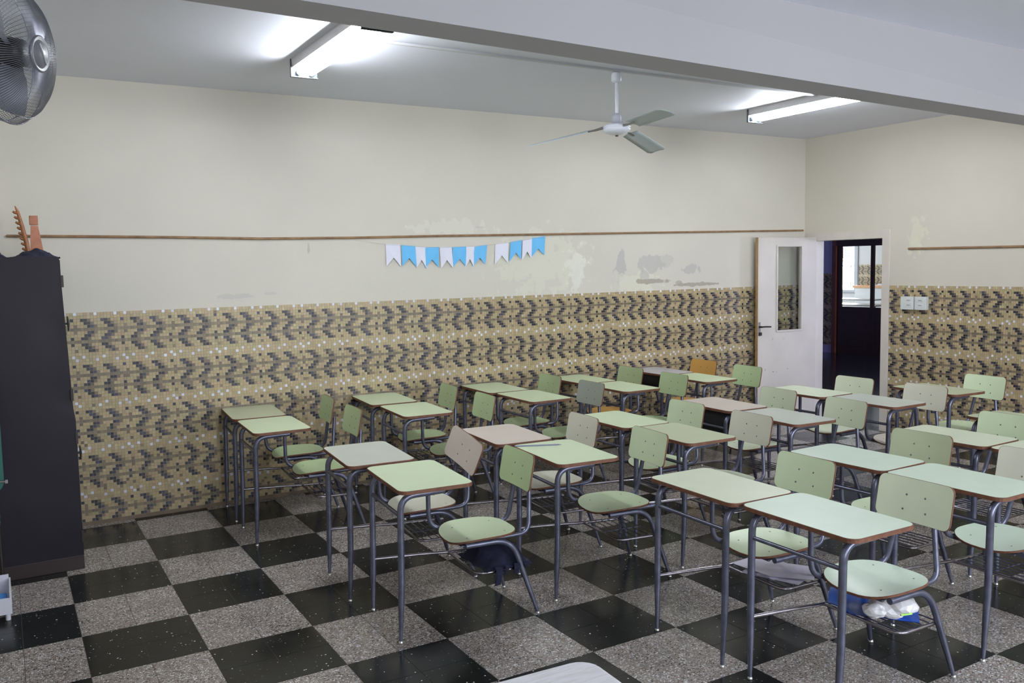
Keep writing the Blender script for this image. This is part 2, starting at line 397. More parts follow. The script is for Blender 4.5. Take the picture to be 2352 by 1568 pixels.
# ------------------------------------------------------------------ classroom door
door_paint = mat('worn_white_door_paint', lin(204, 197, 190), .45, noise=.05, nscale=4)
wood_raw = mat('bare_pine_edge', lin(170, 140, 98), .6, noise=.15, nscale=20)
steel = mat('dull_steel', lin(150, 150, 150), .35, metal=.9, noise=.1, nscale=30)
dark_iron = mat('dark_iron', lin(52, 48, 46), .45, metal=.5)
glass_m = bpy.data.materials.new('clear_glass'); glass_m.use_nodes = True
gb = glass_m.node_tree.nodes['Principled BSDF']; gb.inputs['Transmission Weight'].default_value = 1; gb.inputs['Roughness'].default_value = .02
gb.inputs['Base Color'].default_value = (.93, .97, .95, 1); gb.inputs['IOR'].default_value = 1.15
tr = bpy.data.objects.new('trim_3', None); C.objects.link(tr); tr['kind'] = 'structure'
JM = mat('cream_jamb_paint', lin(212, 204, 194), .45, noise=.05, nscale=5)
MB().bbox((XR-.012, OY1-.03, 0), (XR+.165, OY1+.055, OZ+.055), .003).build('jamb', JM, tr)
MB().bbox((XR-.012, OY0-.055, 0), (XR+.165, OY0+.03, OZ+.055), .003).build('jamb', JM, tr)
MB().bbox((XR-.012, OY0+.03, OZ-.03), (XR+.165, OY1-.03, OZ+.055), .003).build('header', JM, tr)
HX, HY = XR-.02, .435
FX, FY = 6.205, .50
ang = math.atan2(FY-HY, FX-HX); LW = math.hypot(FX-HX, FY-HY)
door = bpy.data.objects.new('door_1', None); C.objects.link(door); door.location = (HX, HY, 0); door.rotation_euler = (0, 0, ang); door['kind'] = 'structure'
# local: x from hinge to free edge, y: thickness (+y faces the room/camera after rotation)
T = .038; w0, w1, g0, g1 = .22, LW-.27, 1.03, 1.93; DZ0, DZ1 = .02, 2.03
lf = MB()
lf.box((0, 0, DZ0), (w0, T, DZ1)).box((w1, 0, DZ0), (LW, T, DZ1)).box((w0, 0, DZ0), (w1, T, g0)).box((w0, 0, g1), (w1, T, DZ1))
lf.build('leaf', door_paint, door)
MB().box((LW, -.0005, DZ0+.3), (LW+.0035, T+.0005, DZ1)).build('bare_edge', wood_raw, door)
bd = MB()
for (a, b) in (((w0-.018, T, g0-.018), (w1+.018, T+.010, g0)), ((w0-.018, T, g1), (w1+.018, T+.010, g1+.018)), ((w0-.018, T, g0), (w0, T+.010, g1)), ((w1, T, g0), (w1+.018, T+.010, g1))):
    bd.bbox(a, b, .003)
bd.build('glazing_bead', door_paint, door)
MB().box((w0, T*.5-.002, g0), (w1, T*.5+.002, g1)).build('pane', glass_m, door)
MB().bbox((LW-.035, T, .98), (LW-.004, T+.003, 1.13), .001).build('lock_plate', steel, door)
hd = MB().tube([(LW-.02, T, 1.08), (LW-.02, T+.045, 1.08)], .009)
hd.tube(round_path([(LW-.02, T+.045, 1.08), (LW-.06, T+.05, 1.082), (LW-.135, T+.05, 1.078)], .02), .008); hd.build('handle', dark_iron, door)
MB().bbox((LW-.045, T, .985), (LW-.012, T+.014, 1.02), .002).build('lock_cylinder', dark_iron, door)
ch = MB()
for (x, z, a, b) in ((.62,.93,.012,.004),(.45,.935,.03,.002),(.40,.60,.012,.006),(.60,.58,.02,.006),(.56,.575,.012,.004),(.62,.94,.006,.01),(.72,.60,.004,.02),(.5,.8,.008,.002)):
    ch.box((x, T, z), (x+a, T+.0006, z+b))
ch.build('paint_chip', mat('chipped_wood', lin(120, 96, 70), .8), door)

# ------------------------------------------------------------------ hall beyond the door and the far classroom
hall_w = mat('violet_hall_paint', lin(170, 168, 205), .6)
hall_f = mat('dark_polished_hall_floor', lin(38, 42, 52), .16, noise=.1, nscale=2)
hall_c = mat('hall_ceiling', lin(190, 190, 200), .7)
HXF = 13.0
MB().box((XR+.16, -4.0, -.06), (HXF+.15, 6.0, 0)).build('floor_hall', hall_f, kind='structure')
MB().box((XR+.16, -4.0, H), (HXF+.15, 6.0, H+.1)).build('ceiling_hall', hall_c, kind='structure')
MB().box((XR+.16, 6.0, 0), (HXF+.15, 6.15, H)).build('wall_hall_left', hall_w, kind='structure')
MB().box((XR+.16, -4.15, 0), (HXF+.15, -4.0, H)).build('wall_hall_right', hall_w, kind='structure')
MB().box((XR, YB+.15, 0), (XR+.16, 6.15, H)).build('wall_hall_near', hall_w, kind='structure')
D0, D1, DT = 5.02, 3.32, 2.15
whf = MB().box((HXF, D0, 0), (HXF+.15, 6.15, H)).box((HXF, -4.15, 0), (HXF+.15, D1, H)).box((HXF, D1, DT), (HXF+.15, D0, H)).build('wall_hall_far', hall_w, kind='structure')
MB().box((HXF-.003, D0+.01, .15), (HXF, 6.0, 1.53)).build('grout_bed', grout_m, whf)
mosaic('mosaic_tile', (HXF-.003, D0+.01+46*TP, 1.53), (0,-1,0), (-1,0,0), TP, TP, 46, 64, 0, whf, flat=True, dim=.75)
dk = mat('dark_brown_varnished_wood', lin(50, 28, 22), .35, noise=.2, nscale=10)
dk2 = mat('reddish_varnished_frame', lin(104, 56, 42), .35, noise=.15, nscale=10)
d2 = bpy.data.objects.new('door_2', None); C.objects.link(d2); d2['kind'] = 'structure'
MB().bbox((HXF-.02, D0-.09, 0), (HXF+.12, D0, DT), .004).build('frame_post', dk2, d2)
MB().bbox((HXF-.02, D1, 0), (HXF+.12, D1+.09, DT), .004).build('frame_post', dk2, d2)
MB().bbox((HXF-.02, D1+.09, DT-.10), (HXF+.12, D0-.09, DT), .004).build('frame_head', dk, d2)
mid = 4.16
for (a, b) in ((D0-.09, mid), (mid, D1+.09)):     # two leaves, each solid below and glazed above
    lf = MB(); st = .10 if a > mid else .035; st2 = .035 if a > mid else .10
    lf.box((HXF+.02, a-st, 0), (HXF+.06, a-.001, DT-.10)).box((HXF+.02, b+.001, 0), (HXF+.06, b+st2, DT-.10))
    lf.box((HXF+.02, b+st2, 0), (HXF+.06, a-st, .90)).box((HXF+.02, b+st2, 2.03), (HXF+.06, a-st, DT-.10))
    lf.build('door_leaf', dk, d2)
    MB().bbox((HXF+.012, b+st2+.08, .15), (HXF+.022, a-st-.08, .80), .004).build('door_panel', dk, d2)
    MB().box((HXF+.038, b+st2, .90), (HXF+.042, a-st, 2.03)).build('pane', glass_m, d2)
# far classroom
FXW = 21.0
far_w = mat('far_room_wall_paint', lin(214, 214, 214), .7)
MB().box((HXF+.15, 2.0, -.06), (FXW+.1, 14.0, 0)).build('floor_far', mat('far_room_floor', lin(120, 116, 112), .3), kind='structure')
MB().box((HXF+.15, 2.0, H), (FXW+.1, 14.0, H+.1)).build('ceiling_far', far_w, kind='structure')
MB().box((HXF+.15, 14.0, 0), (FXW+.1, 14.1, H)).build('wall_far_left', far_w, kind='structure')
MB().box((HXF+.15, 1.9, 0), (FXW+.1, 2.0, H)).build('wall_far_right', far_w, kind='structure')
MB().box((HXF, 6.15, 0), (HXF+.15, 14.1, H)).build('wall_far_near', far_w, kind='structure')
wy0, wy1, wz0, wz1 = 10.72, 12.2, .92, 2.17
wfb = MB().box((FXW, wy1, 0), (FXW+.15, 14.1, H)).box((FXW, 1.9, 0), (FXW+.15, wy0, H)).box((FXW, wy0, 0), (FXW+.15, wy1, wz0)).box((FXW, wy0, wz1), (FXW+.15, wy1, H)).build('wall_far_end', far_w, kind='structure')
MB().box((FXW-.003, 7.0, .1), (FXW, wy0-.15, 1.64)).build('grout_bed', grout_m, wfb)
mosaic('mosaic_tile', (FXW-.003, wy0-.15, 1.64), (0,-1,0), (-1,0,0), TP, TP, 110, 66, 4, wfb, flat=True)
win = MB().bbox((FXW-.03, wy0-.13, wz0-.05), (FXW+.05, wy0, wz1+.05), .005).bbox((FXW-.03, wy1, wz0-.05), (FXW+.05, wy1+.1, wz1+.05), .005)
win.bbox((FXW-.03, wy0, wz1), (FXW+.05, wy1, wz1+.06), .005).bbox((FXW-.06, wy0-.15, wz0-.10), (FXW+.05, wy1+.1, wz0-.02), .005)
win.bbox((FXW, wy0+.12, wz0), (FXW+.03, wy0+.15, 1.6), .004).bbox((FXW, wy0, 1.60), (FXW+.03, wy1, 1.625), .004)
wo = win.build('window_4', mat('grey_window_frame', lin(176, 180, 190), .5), kind='structure')
bl = mat('pale_blind', lin(226, 226, 240), .6)
for k in range(7): MB().box((FXW-.005, wy0+.16, wz1-.03-k*.045-.03), (FXW+.01, wy1-.02, wz1-.03-k*.045+.006)).build('slat', bl, wo)
area('far_room_daylight', (FXW+.5, (wy0+wy1)/2, 1.55), (0, R(90), 0), 1.4, 1.3, 300, (.88, .94, 1))
area('far_room_side_fill', (17.5, 13.8, 1.9), (R(-90), 0, 0), 5, 1.6, 130, (.9, .95, 1))  # added fill lamp lifting the far room, set before a windowless wall
def far_table(x, y, rz, lab, z=.75, L_=1.8, W_=.7):
    t = thing('table', lab, 'table', (x, y, 0), rz, None)
    MB().bbox((-W_/2, -L_/2, z-.03), (W_/2, L_/2, z), .004, 0).build('tabletop', MATS['far_top'], t)
    for sx in (-1, 1):
        for sy in (-1, 1): MB().tube([(sx*(W_/2-.05), sy*(L_/2-.05), 0), (sx*(W_/2-.05), sy*(L_/2-.05), z-.03)], .018).build('leg', dark_iron, t)
    return t
mat('far_top', lin(196, 194, 196), .22)
far_table(16.5, 7.3, .0, 'grey topped long table in the far room, nearest beyond the glazed brown door')
far_table(18.9, 9.2, .0, 'grey topped long table in the far room, second beyond the glazed door')
far_table(19.9, 11.6, .0, 'grey topped long table in the far room below the bright window', L_=1.5, W_=.6)
t = thing('counter', 'white counter with orange top against the far room mosaic wall', 'counter', (20.7, 9.55, 0))
MB().bbox((-.25, -.8, 0), (.25, .72, .98), .006).build('body', mat('white_counter', lin(240, 242, 246), .4), t)
MB().bbox((-.28, -.85, .98), (.27, .79, 1.05), .006).build('top', mat('orange_wood_top', lin(236, 178, 130), .4), t)
o = MB().bbox((-.15, -.3, 0), (.15, .3, .02), .003, 0).bbox((-.13, -.28, .02), (.16, .22, .045), .003, 0).build('paper_stack', mat('white_paper', lin(236, 236, 244), .7)); o.location = (20.7, 9.4, 1.05)
tag(o, 'low stack of white paper on the orange topped counter', 'paper')

# ------------------------------------------------------------------ ceiling lights
fix_m = mat('white_enamel_fitting', lin(226, 224, 224), .4); end_m = mat('dark_grey_end_plate', lin(84, 92, 98), .5)
tube_m = emit('fluorescent_tube', (.90, .95, 1.0), TUBE_E)
cap_m = mat('aluminium_cap', lin(170, 172, 176), .35, metal=.8)
def fixture(x, y1, lab):
    L_ = 1.26
    t = thing('fluorescent_light', lab, 'light', (x, y1, H), 0)
    MB().bbox((0, -L_, -.055), (.165, 0, 0), .003).build('housing', fix_m, t)
    for yy in (0, -L_-.004):
        MB().box((-.006, yy, -.112), (.17, yy+.004, 0)).box((-.006, yy-.018 if yy == 0 else yy, -.112), (.17, yy+.004 if yy == 0 else yy+.022, -.109)).box((-.006, yy-.014 if yy==0 else yy, -.112), (-.003, yy+.004 if yy==0 else yy+.018, 0)).build('end_plate', end_m, t)
    for xx in (.045, .122):
        tb = MB().tube([(xx, -.028, -.083), (xx, -L_+.028, -.083)], .0165, 14).build('tube', tube_m, t)
        MB().tube([(xx, -.004, -.083), (xx, -.03, -.083)], .0175, 14).tube([(xx, -L_+.004, -.083), (xx, -L_+.03, -.083)], .0175, 14).build('tube_cap', cap_m, tb)
    for yy in (-.35, -L_+.35): MB().bbox((.03, yy-.02, -.06), (.14, yy+.02, -.055), .001).build('clip', fix_m, t)
fixture(.945, -.55, 'lit twin tube fluorescent light on the ceiling to the left of the ceiling fan')
fixture(5.055, -.49, 'lit twin tube fluorescent light on the ceiling to the right of the ceiling fan')
ballast = MB().bbox((1.13, -1.83, H-.06), (1.26, -1.70, H), .01).build('ballast_box', mat('black_plastic', lin(34, 32, 38), .5))
tag(ballast, 'small black box on the ceiling beside the left fluorescent light', 'box')
cond = MB().bbox((1.12, -1.245, H-.014), (5.05, -1.222, H), .002)
cond = cond.build('cable_channel', mat('pale_plastic_channel', lin(204, 204, 208), .5))
tag(cond, 'pale plastic cable channel running along the ceiling between the two lights', 'cable channel')

# ceiling fan
fanw = mat('white_fan_enamel', lin(226, 230, 240), .25); bladem = mat('grey_white_fan_blade', lin(188, 198, 200), .45)
ft = thing('ceiling_fan', 'white three-bladed ceiling fan hanging on a rod between the lights', 'ceiling fan', (3.034, -1.222, 0))
MB().tube([(0,0,H), (0,0,3.08)], .010).build('hook', dark_iron, ft)
MB().lathe([(.0,3.100),(.028,3.100),(.034,3.09),(.036,3.045),(.024,3.030),(.0,3.030)]).build('canopy', fanw, ft)
MB().tube([(0,0,3.035), (0,0,2.80)], .0115, 12).build('rod', fanw, ft)
MB().lathe([(.0,2.822),(.016,2.822),(.028,2.812),(.032,2.80),(.032,2.752),(.0,2.752)]).build('collar', mat('grey_white_collar', lin(190,192,204), .4), ft)
mo = MB().lathe([(.0,2.748),(.05,2.748),(.088,2.742),(.096,2.73),(.096,2.722),(.092,2.720),(.096,2.717),(.096,2.706),(.082,2.692),(.055,2.680),(.02,2.672),(.0,2.672)], seg=40).build('motor', fanw, ft)
MB().tube([(0,0,2.673), (0,0,2.664)], .011).build('end_cap', dark_iron, mo)
for aa, dr in ((143, -.105), (23, -.10), (-97, .01)):
    A = Matrix.Rotation(R(aa), 3, 'Z'); b = MB()
    n = 14; top = []; bot = []
    for i in range(n+1):
        s_ = i/n; d = .20+.43*s_; z = 2.72+dr*(s_*.85+.15)+.0*s_
        wdt = .062+.012*s_ if s_ < .93 else .052
        tw = -R(14-4*s_)
        for e in (-1, -.5, 0, .5, 1):
            y = e*wdt; zz = z+y*math.sin(tw)*1.0+.006*(1-e*e)
            top.append(A@Vector((d, y*math.cos(tw), zz+.0012))); bot.append(A@Vector((d, y*math.cos(tw), zz-.0012)))
    fs = [(i*5+k, (i+1)*5+k, (i+1)*5+k+1, i*5+k+1) for i in range(n) for k in range(4)]
    N_ = len(top); b.add(top+bot, fs+[tuple(x+N_ for x in q[::-1]) for q in fs]+[(i*5, i*5+N_, (i+1)*5+N_, (i+1)*5) for i in range(n)]+[(i*5+4, (i+1)*5+4, (i+1)*5+4+N_, i*5+4+N_) for i in range(n)]+[(n*5+k, n*5+k+N_, n*5+k+1+N_, n*5+k+1) for k in range(4)], 0, True)
    bl_ = b.build('blade', bladem, ft)
    MB().tube([A@Vector((.085, 0, 2.728)), A@Vector((.15, .0, 2.722+dr*.1)), A@Vector((.25, .0, 2.722+dr*.25))], [.010, .007, .006], 8).build('blade_arm', steel, bl_)

# ------------------------------------------------------------------ wall fan top left
wm = mat('dark_metal_guard', lin(150, 152, 164), .3, metal=.8); grey_pl = mat('grey_plastic', lin(108, 108, 116), .35)
wf_ = thing('wall_fan', 'large round caged wall fan mounted high at the left wall', 'wall fan', (-.640, -2.6, 2.545))
tilt = R(61)
NM = Matrix.Identity(3)
nrm = Vector((math.sin(tilt), -math.cos(tilt), -.06)).normalized(); side = Vector((0,0,1)).cross(nrm).normalized(); up = nrm.cross(side)
def W(a, b, c_): return side*a+up*b+nrm*c_
RD = .243
spk = MB(); NS = 150
prof = [(.06, .072), (.10, .069), (.15, .056), (.19, .036), (.222, .008), (RD, -.03)]
for k in range(NS):
    a = 2*math.pi*k/NS; spk.tube([W(rr*math.cos(a+.25*rr), rr*math.sin(a+.25*rr), z) for rr, z in prof], .0010, 4, caps=False)
spk.build('front_guard', wm, wf_)
bk = MB()
for k in range(90):
    a = 2*math.pi*k/90; bk.tube([W(rr*math.cos(a), rr*math.sin(a), z) for rr, z in ((RD, -.03), (.232, -.07), (.18, -.105), (.07, -.12))], .0012, 4, caps=False)
bk.build('rear_guard', wm, wf_)
rg = MB()
for rr, z, th in ((.06,.073,.003),(RD, -.03, .0035),(.222,.008,.0018),(.232,-.07,.002),(.07,-.12,.002)):
    rg.tube([W(rr*math.cos(R(a)), rr*math.sin(R(a)), z) for a in range(0, 361, 9)], th, 6)
rg.build('ring', wm, wf_)
hub = MB().lathe([(0,.083),(.040,.082),(.046,.076),(.050,.074),(.056,.078),(.062,.076),(.063,.066),(0,.066)], seg=36, M=Matrix((side, up, nrm)).transposed()).build('badge', grey_pl, wf_)
bar = MB(); a0 = R(-52)
bar.tube([W(-.040*math.cos(a0), -.040*math.sin(a0), .083), W(.040*math.cos(a0), .040*math.sin(a0), .083)], .0035, 6); bar.build('badge_bar', mat('pale_plastic', lin(150,150,156), .4), hub)
for k in range(3):
    a = R(20+120*k); b = MB(); n = 8; top = []
    for i in range(n+1):
        s_ = i/n; rr = .05+.165*s_; wd = .045+.045*math.sin(s_*math.pi*.75)
        for e in (-1, -.33, .33, 1):
            an = a+e*wd/rr*.8 if rr > .08 else a+e*.5
            top.append(W(rr*math.cos(an), rr*math.sin(an), -.015+e*.022))
    fs = [(i*4+q, (i+1)*4+q, (i+1)*4+q+1, i*4+q+1) for i in range(n) for q in range(3)]
    bt = [p-nrm*.002 for p in top]; N_ = len(top)
    b.add(top+bt, fs+[tuple(x+N_ for x in q[::-1]) for q in fs], 0, True); b.build('blade', mat('grey_fan_blade', lin(112, 114, 124), .3, metal=.3), wf_)
MB().lathe([(0,.02),(.045,.02),(.05,.0),(.06,-.10),(.055,-.20),(0,-.21)], seg=24, M=Matrix((side, up, nrm)).transposed()).build('motor', mat('black_motor', lin(40,40,44), .4), wf_)
MB().tube([W(0,0,-.19), W(0,-.02,-.23), Vector((-.35, .12, -.06))], .016, 10).bbox((-.362, .04, -.14), (-.342, .20, .02), .004).build('bracket', dark_iron, wf_)

# ------------------------------------------------------------------ cabinet
cab_m = mat('dark_aubergine_enamel', lin(30, 26, 36), .5, spec=.3, noise=.12, nscale=2.5, bump=.35, bscale=5)
cab_b = mat('brown_cabinet_plinth', lin(48, 36, 36), .5)
cb = thing('cabinet', 'tall dark purple metal cabinet at the left against the tiled wall', 'cabinet', (-.84, -.405, 0))
# body sides as a gently dented sheet
b = MB(); nx, nz = 6, 24; vs = []
for k in range(nz+1):
    for i in range(nx+1):
        z = .085+(1.877-.085)*k/nz; wt = .44-.027*max(0, (z-.95)/.93)-(.008 if z > .95 else 0)
        x = wt*i/nx; dent = .012*math.exp(-((x-.40)/.07)**2-((z-1.04)/.05)**2)+.010*math.exp(-((x-.36)/.06)**2-((z-1.45)/.08)**2)
        vs.append((x, dent, z))
b.add(vs, [(k*(nx+1)+i, k*(nx+1)+i+1, (k+1)*(nx+1)+i+1, (k+1)*(nx+1)+i) for k in range(nz) for i in range(nx)], 0, True)
n0 = len(vs)
b.box((0, .012, .085), (.402, .90, 1.870)); b.build('body', cab_m, cb)
MB().bbox((0, .004, 1.868), (.413, .90, 1.878), .002).build('top_panel', cab_m, cb)
MB().bbox((.0, .002, 0), (.44, .90, .085), .003).build('plinth', cab_b, cb)
for z0, z1, xo in ((1.02, 1.86, .404), (.11, .97, .428)):
    d = MB().bbox((xo-.02, .01, z0), (xo+.006, .45, z1), .003).build('door', cab_m, cb)
    MB().bbox((xo-.02, .455, z0), (xo+.006, .895, z1), .003).build('door', cab_m, cb)
    zz = 1.47 if z0 > .9 else .655
    h = MB().tube([(xo, .30, zz), (xo+.045, .30, zz)], .006, 8).tube([(xo+.045, .30, zz-.045), (xo+.047, .30, zz), (xo+.043, .30, zz+.045)], [.004, .007, .004], 8)
    h.build('handle', mat('dark_green_metal', lin(36, 46, 44), .4, metal=.4), d)
for z in (1.735, 1.06, .80, .20): MB().bbox((.424-.022*(z-.9) if z>1 else .432, -.004, z-.035), (.440-.022*(z-.9) if z>1 else .446, .012, z+.035), .002).build('hinge', cab_b, cb)

# dark cloth and wooden pieces on the cabinet
navy = mat('navy_cloth', lin(24, 26, 52), .9, noise=.3, nscale=30, bump=.5, bscale=40)
def lump(cx, cy, blobs, nx=22, ny=16, w=.4, d=.35, thick=.0):
    vs = []; b = MB()
    for j in range(ny+1):
        for i in range(nx+1):
            x = -w/2+w*i/nx; y = -d/2+d*j/ny; z = 0
            ed = min(1, 6*(min(i, nx-i)/nx))*min(1, 6*(min(j, ny-j)/ny))
            for (bx, by, rx, ry, hh) in blobs: z = max(z, hh*math.exp(-((x-bx)/rx)**2-((y-by)/ry)**2))
            z += .004*math.sin(x*90+y*40)+.003*math.sin(y*110-x*30)
            vs.append((x+.006*math.sin(y*50), y+.006*math.sin(x*45), max(0, z)*ed+.0015))
    n = len(vs); b.add(vs+[(v[0], v[1], 0) for v in vs], [(j*(nx+1)+i, j*(nx+1)+i+1, (j+1)*(nx+1)+i+1, (j+1)*(nx+1)+i) for j in range(ny) for i in range(nx)], 0, True)
    per = [i for i in range(nx+1)]+[(j+1)*(nx+1)-1+0 for j in range(1, ny+1)]+[ny*(nx+1)+i for i in range(nx-1, -1, -1)]+[j*(nx+1) for j in range(ny-1, 0, -1)]
    for k in range(len(per)):
        a, c_ = per[k], per[(k+1) % len(per)]; b.add([vs[a], vs[c_], (vs[c_][0], vs[c_][1], 0), (vs[a][0], vs[a][1], 0)], [(0, 3, 2, 1)])
    return b
o = lump(0, 0, [(.03, 0, .06, .1, .055), (.10, 0, .05, .08, .030), (-.02,.02,.05,.1,.04)], w=.26, d=.3).build('dark_cloth', navy); o.location = (-.565, -.2, 1.878)
tag(o, 'heap of dark navy cloth on top of the purple cabinet below the wooden wedge', 'cloth')
o = lump(0, 0, [(.03, -.02, .022, .05, .075), (-.04, .03, .05, .1, .05), (.0,0,.08,.1,.03)], w=.15, d=.26).build('dark_cloth', navy); o.location = (-.775, -.2, 1.878)
tag(o, 'small dark navy cloth bundle on the cabinet at the left picture edge', 'cloth')
woodt = mat('reddish_brown_wood', lin(172, 112, 84), .5, noise=.2, nscale=25)
wd = MB(); vs = [(-.035,0,0),(.045,0,0),(.018,0,.20),(-.022,0,.20)]
wd.add(vs+[(x, .03, z) for x, y, z in vs], [(0,1,2,3),(7,6,5,4),(0,4,5,1),(1,5,6,2),(2,6,7,3),(3,7,4,0)])
wd.bbox((-.028, -.004, .205), (.020, .034, .262), .004)
o = wd.build('wooden_wedge', woodt); o.location = (-.533, .02, 1.879); tag(o, 'tapered reddish wooden piece with a knob standing on the cabinet', 'ornament')
wd = MB(); pts = []
for k in range(9):
    z = .02+k*.032; xx = .012-.012*z/.1 if z < .1 else -.018*(z-.1)/.1; wd.tube([(xx-.030, .015, z+.010), (xx-.018, .015, z+.002), (xx, .015, z)], [.006, .0085, .010], 6)
wd.tube([(.012, .015, 0), (.0, .015, .10), (-.018, .015, .20), (-.035, .015, .285), (-.048, .015, .318)], [.014, .013, .012, .009, .003], 8)
o = wd.build('toothed_stick', mat('orange_brown_wood', lin(150, 96, 58), .5, noise=.2, nscale=25)); o.location = (-.585, .0, 1.879)
tag(o, 'notched orange-brown wooden stick standing on the cabinet beside the wedge', 'ornament')

# things at the left picture edge
o = MB().slab([(x, y) for x, y in rrect(-.17, 0, -.29, .35, .07)], .02, rings=2, mi_top=0, mi_side=0, mi_bot=0, M=Matrix.Rotation(R(90), 4, 'X')).build('green_panel', mat('dark_green_laminate', lin(34, 96, 88), .5))
gp = thing('green_chair', 'dark green backrest with a metal fitting at the left picture edge', 'chair', (-.787, -.62, 0))
o.parent = gp; o.name = 'backrest'; o.location = (.0, 0, .86)
MB().tube([(-.02, -.02, .640), (.008, -.026, .640)], .006, 8).bbox((.004, -.034, .630), (.018, -.018, .650), .002).build('fitting', steel, gp)
for xx in (-.15, -.04): MB().tube([(xx, .02, 0), (xx, .02, .62)], .010, 8).build('leg', dark_iron, gp)
MB().bbox((-.17, .0, .40), (-.03, .14, .415), .005).build('seat', MATS['dark_green_laminate'], gp)
bx = thing('white_crate', 'small white open crate with blue scraps at the lower left picture edge', 'crate', (-.908, -.95, 0))
wp = mat('white_plastic', lin(214, 214, 226), .4)
MB().box((-.12,-.12,.035),(.12,.12,.045)).box((.112,-.12,.045),(.12,.12,.155)).box((-.12,-.12,.045),(-.112,.12,.155)).box((-.112,.112,.045),(.112,.12,.175)).box((-.112,-.12,.045),(.112,-.112,.12)).build('body', wp, bx)
for sx in (-1, 1):
    for sy in (-1, 1): MB().tube([(sx*.10, sy*.10, 0), (sx*.10, sy*.10, .036)], .012, 8).build('foot', wp, bx)
o = MB().bbox((-.07,-.05,0),(.07,.05,.06), .01).build('blue_box', mat('bright_blue_card', lin(60,140,220), .5)); o.location = (-.878,-.97,.0455); tag(o, 'bright blue packet lying inside the white crate at lower left', 'packet')

# ------------------------------------------------------------------ wall battens, bunting, switches
def batten(name, pts, lab, th):
    b = MB().tube(pts, th, 8, flat=1.0)
    for k in range(1, len(pts)*3):
        pass
    o = b.build(name, mat('brown_cane', lin(140, 108, 76), .6, noise=.3, nscale=14)); tag(o, lab, 'rod'); return o
rp = [(-.682, 2.037), (-.198, 2.035), (.374, 2.03), (1.004, 2.02), (1.701, 2.027), (2.478, 2.043), (3.348, 2.056), (4.866, 2.081), (7.014, 2.113)]
batten('cane_rod', [(x, YB-.010, z) for x, z in rp], 'long thin brown cane rod fixed across the back wall above the bunting', .0095)
batten('cane_rod', [(XR-.011, -.718, 1.874), (XR-.011, -1.839, 1.864), (XR-.011, -3.3, 1.855)], 'thin brown rod fixed on the right wall above the switches', .011)
bu = thing('bunting', 'string of white and light blue paper pennants on the back wall', 'bunting', (0, 0, 0))
pw = mat('white_paper_pennant', lin(226, 226, 240), .8); pb = mat('light_blue_paper', lin(110, 190, 242), .8)
fl = [(2.019,1.978,2.147,1.972,'w',0),(2.159,1.968,2.285,1.958,'b',0),(2.285,1.955,2.385,1.950,'w',1),(2.378,1.945,2.505,1.951,'b',-4),(2.513,1.950,2.628,1.949,'w',1),(2.636,1.948,2.768,1.952,'b',-2),(2.765,1.953,2.850,1.955,'w',-5),(2.850,1.950,2.975,1.966,'b',-10),
      (3.061,1.975,3.196,1.988,'w',-4),(3.216,1.990,3.335,2.010,'b',-6),(3.345,2.008,3.445,2.022,'w',-6),(3.445,2.025,3.585,2.044,'b',-5)]
for k, (xa, za, xb, zb, cc, rot) in enumerate(fl):
    d = Vector((xb-xa, 0, zb-za)); wd_ = d.length; hgt = .185 if cc == 'w' else .175
    dn = Matrix.Rotation(R(-rot), 3, 'Y')@Vector((0, 0, -hgt)); p0 = Vector((xa, 0, za)); p1 = Vector((xb, 0, zb))
    dirp = d.normalized(); curl = .012+.006*math.sin(k*2.1)
    loc = [p0, p1, p1+dn, p0+d*.5+dn*.60, p0+dn]
    ys = [YB-.006-.002*(k % 2), YB-.006-.002*(k % 2), YB-.006-curl, YB-.012-.5*curl, YB-.004-curl*.7]
    fr_ = [Vector((p.x, y, p.z)) for p, y in zip(loc, ys)]; bk_ = [p+Vector((0, .0007, 0)) for p in fr_]
    b = MB().add(fr_+bk_, [(0,3,1),(0,4,3),(3,2,1),(5,6,8),(5,8,9),(8,6,7),(0,1,6,5),(1,2,7,6),(2,3,8,7),(3,4,9,8),(4,0,5,9)])
    b.build('pennant', pw if cc == 'w' else pb, bu, label=('white paper pennant' if cc == 'w' else 'light blue paper pennant'))
MB().tube([(1.75, YB-.004, 2.01), (2.02, YB-.010, 1.972), (2.5, YB-.010, 1.944), (2.85, YB-.010, 1.955), (3.2, YB-.010, 1.984), (3.6, YB-.010, 2.04), (3.75, YB-.004, 2.07)], .0009, 5).build('string', mat('pale_string', lin(190,188,180), .8), bu)
swm = mat('white_switch_plastic', lin(214, 218, 216), .35); dks = mat('switch_print', lin(90, 92, 94), .5)
for nm, ya, yb2, lab in (('l', -.667, -.812, 'white surface switch box on the right wall, the one nearer the door'), ('r', -.822, -.945, 'white surface switch box on the right wall, the one away from the door')):
    s_ = thing('switch_box', lab, 'switch', (XR-.005, (ya+yb2)/2, 1.272))
    wd_ = (ya-yb2)/2
    MB().bbox((-.045, -wd_, 0), (0, wd_, .13), .005).build('housing', swm, s_)
    off = -.018 if nm == 'l' else 0
    for z in (.028, .082): MB().bbox((-.049, off-.03, z), (-.044, off+.03, z+.036), .0015).build('rocker', swm, s_)
    for z in (.042, .092): MB().box((-.0496, off-.018, z), (-.0488, off+.018, z+.005)).build('mark', dks, s_)
o = MB().slab(rrect(-.035, .035, -.04, .03, .02), .002, rings=1, mi_top=0, mi_side=0, mi_bot=0, M=Matrix.Translation((XR-.004, -.83, 1.245))@Matrix.Rotation(R(-90), 4, 'Y')@Matrix.Rotation(R(0), 4, 'Z')).build('stain', mat('brown_smear', lin(120, 98, 62), .8), wall_right)

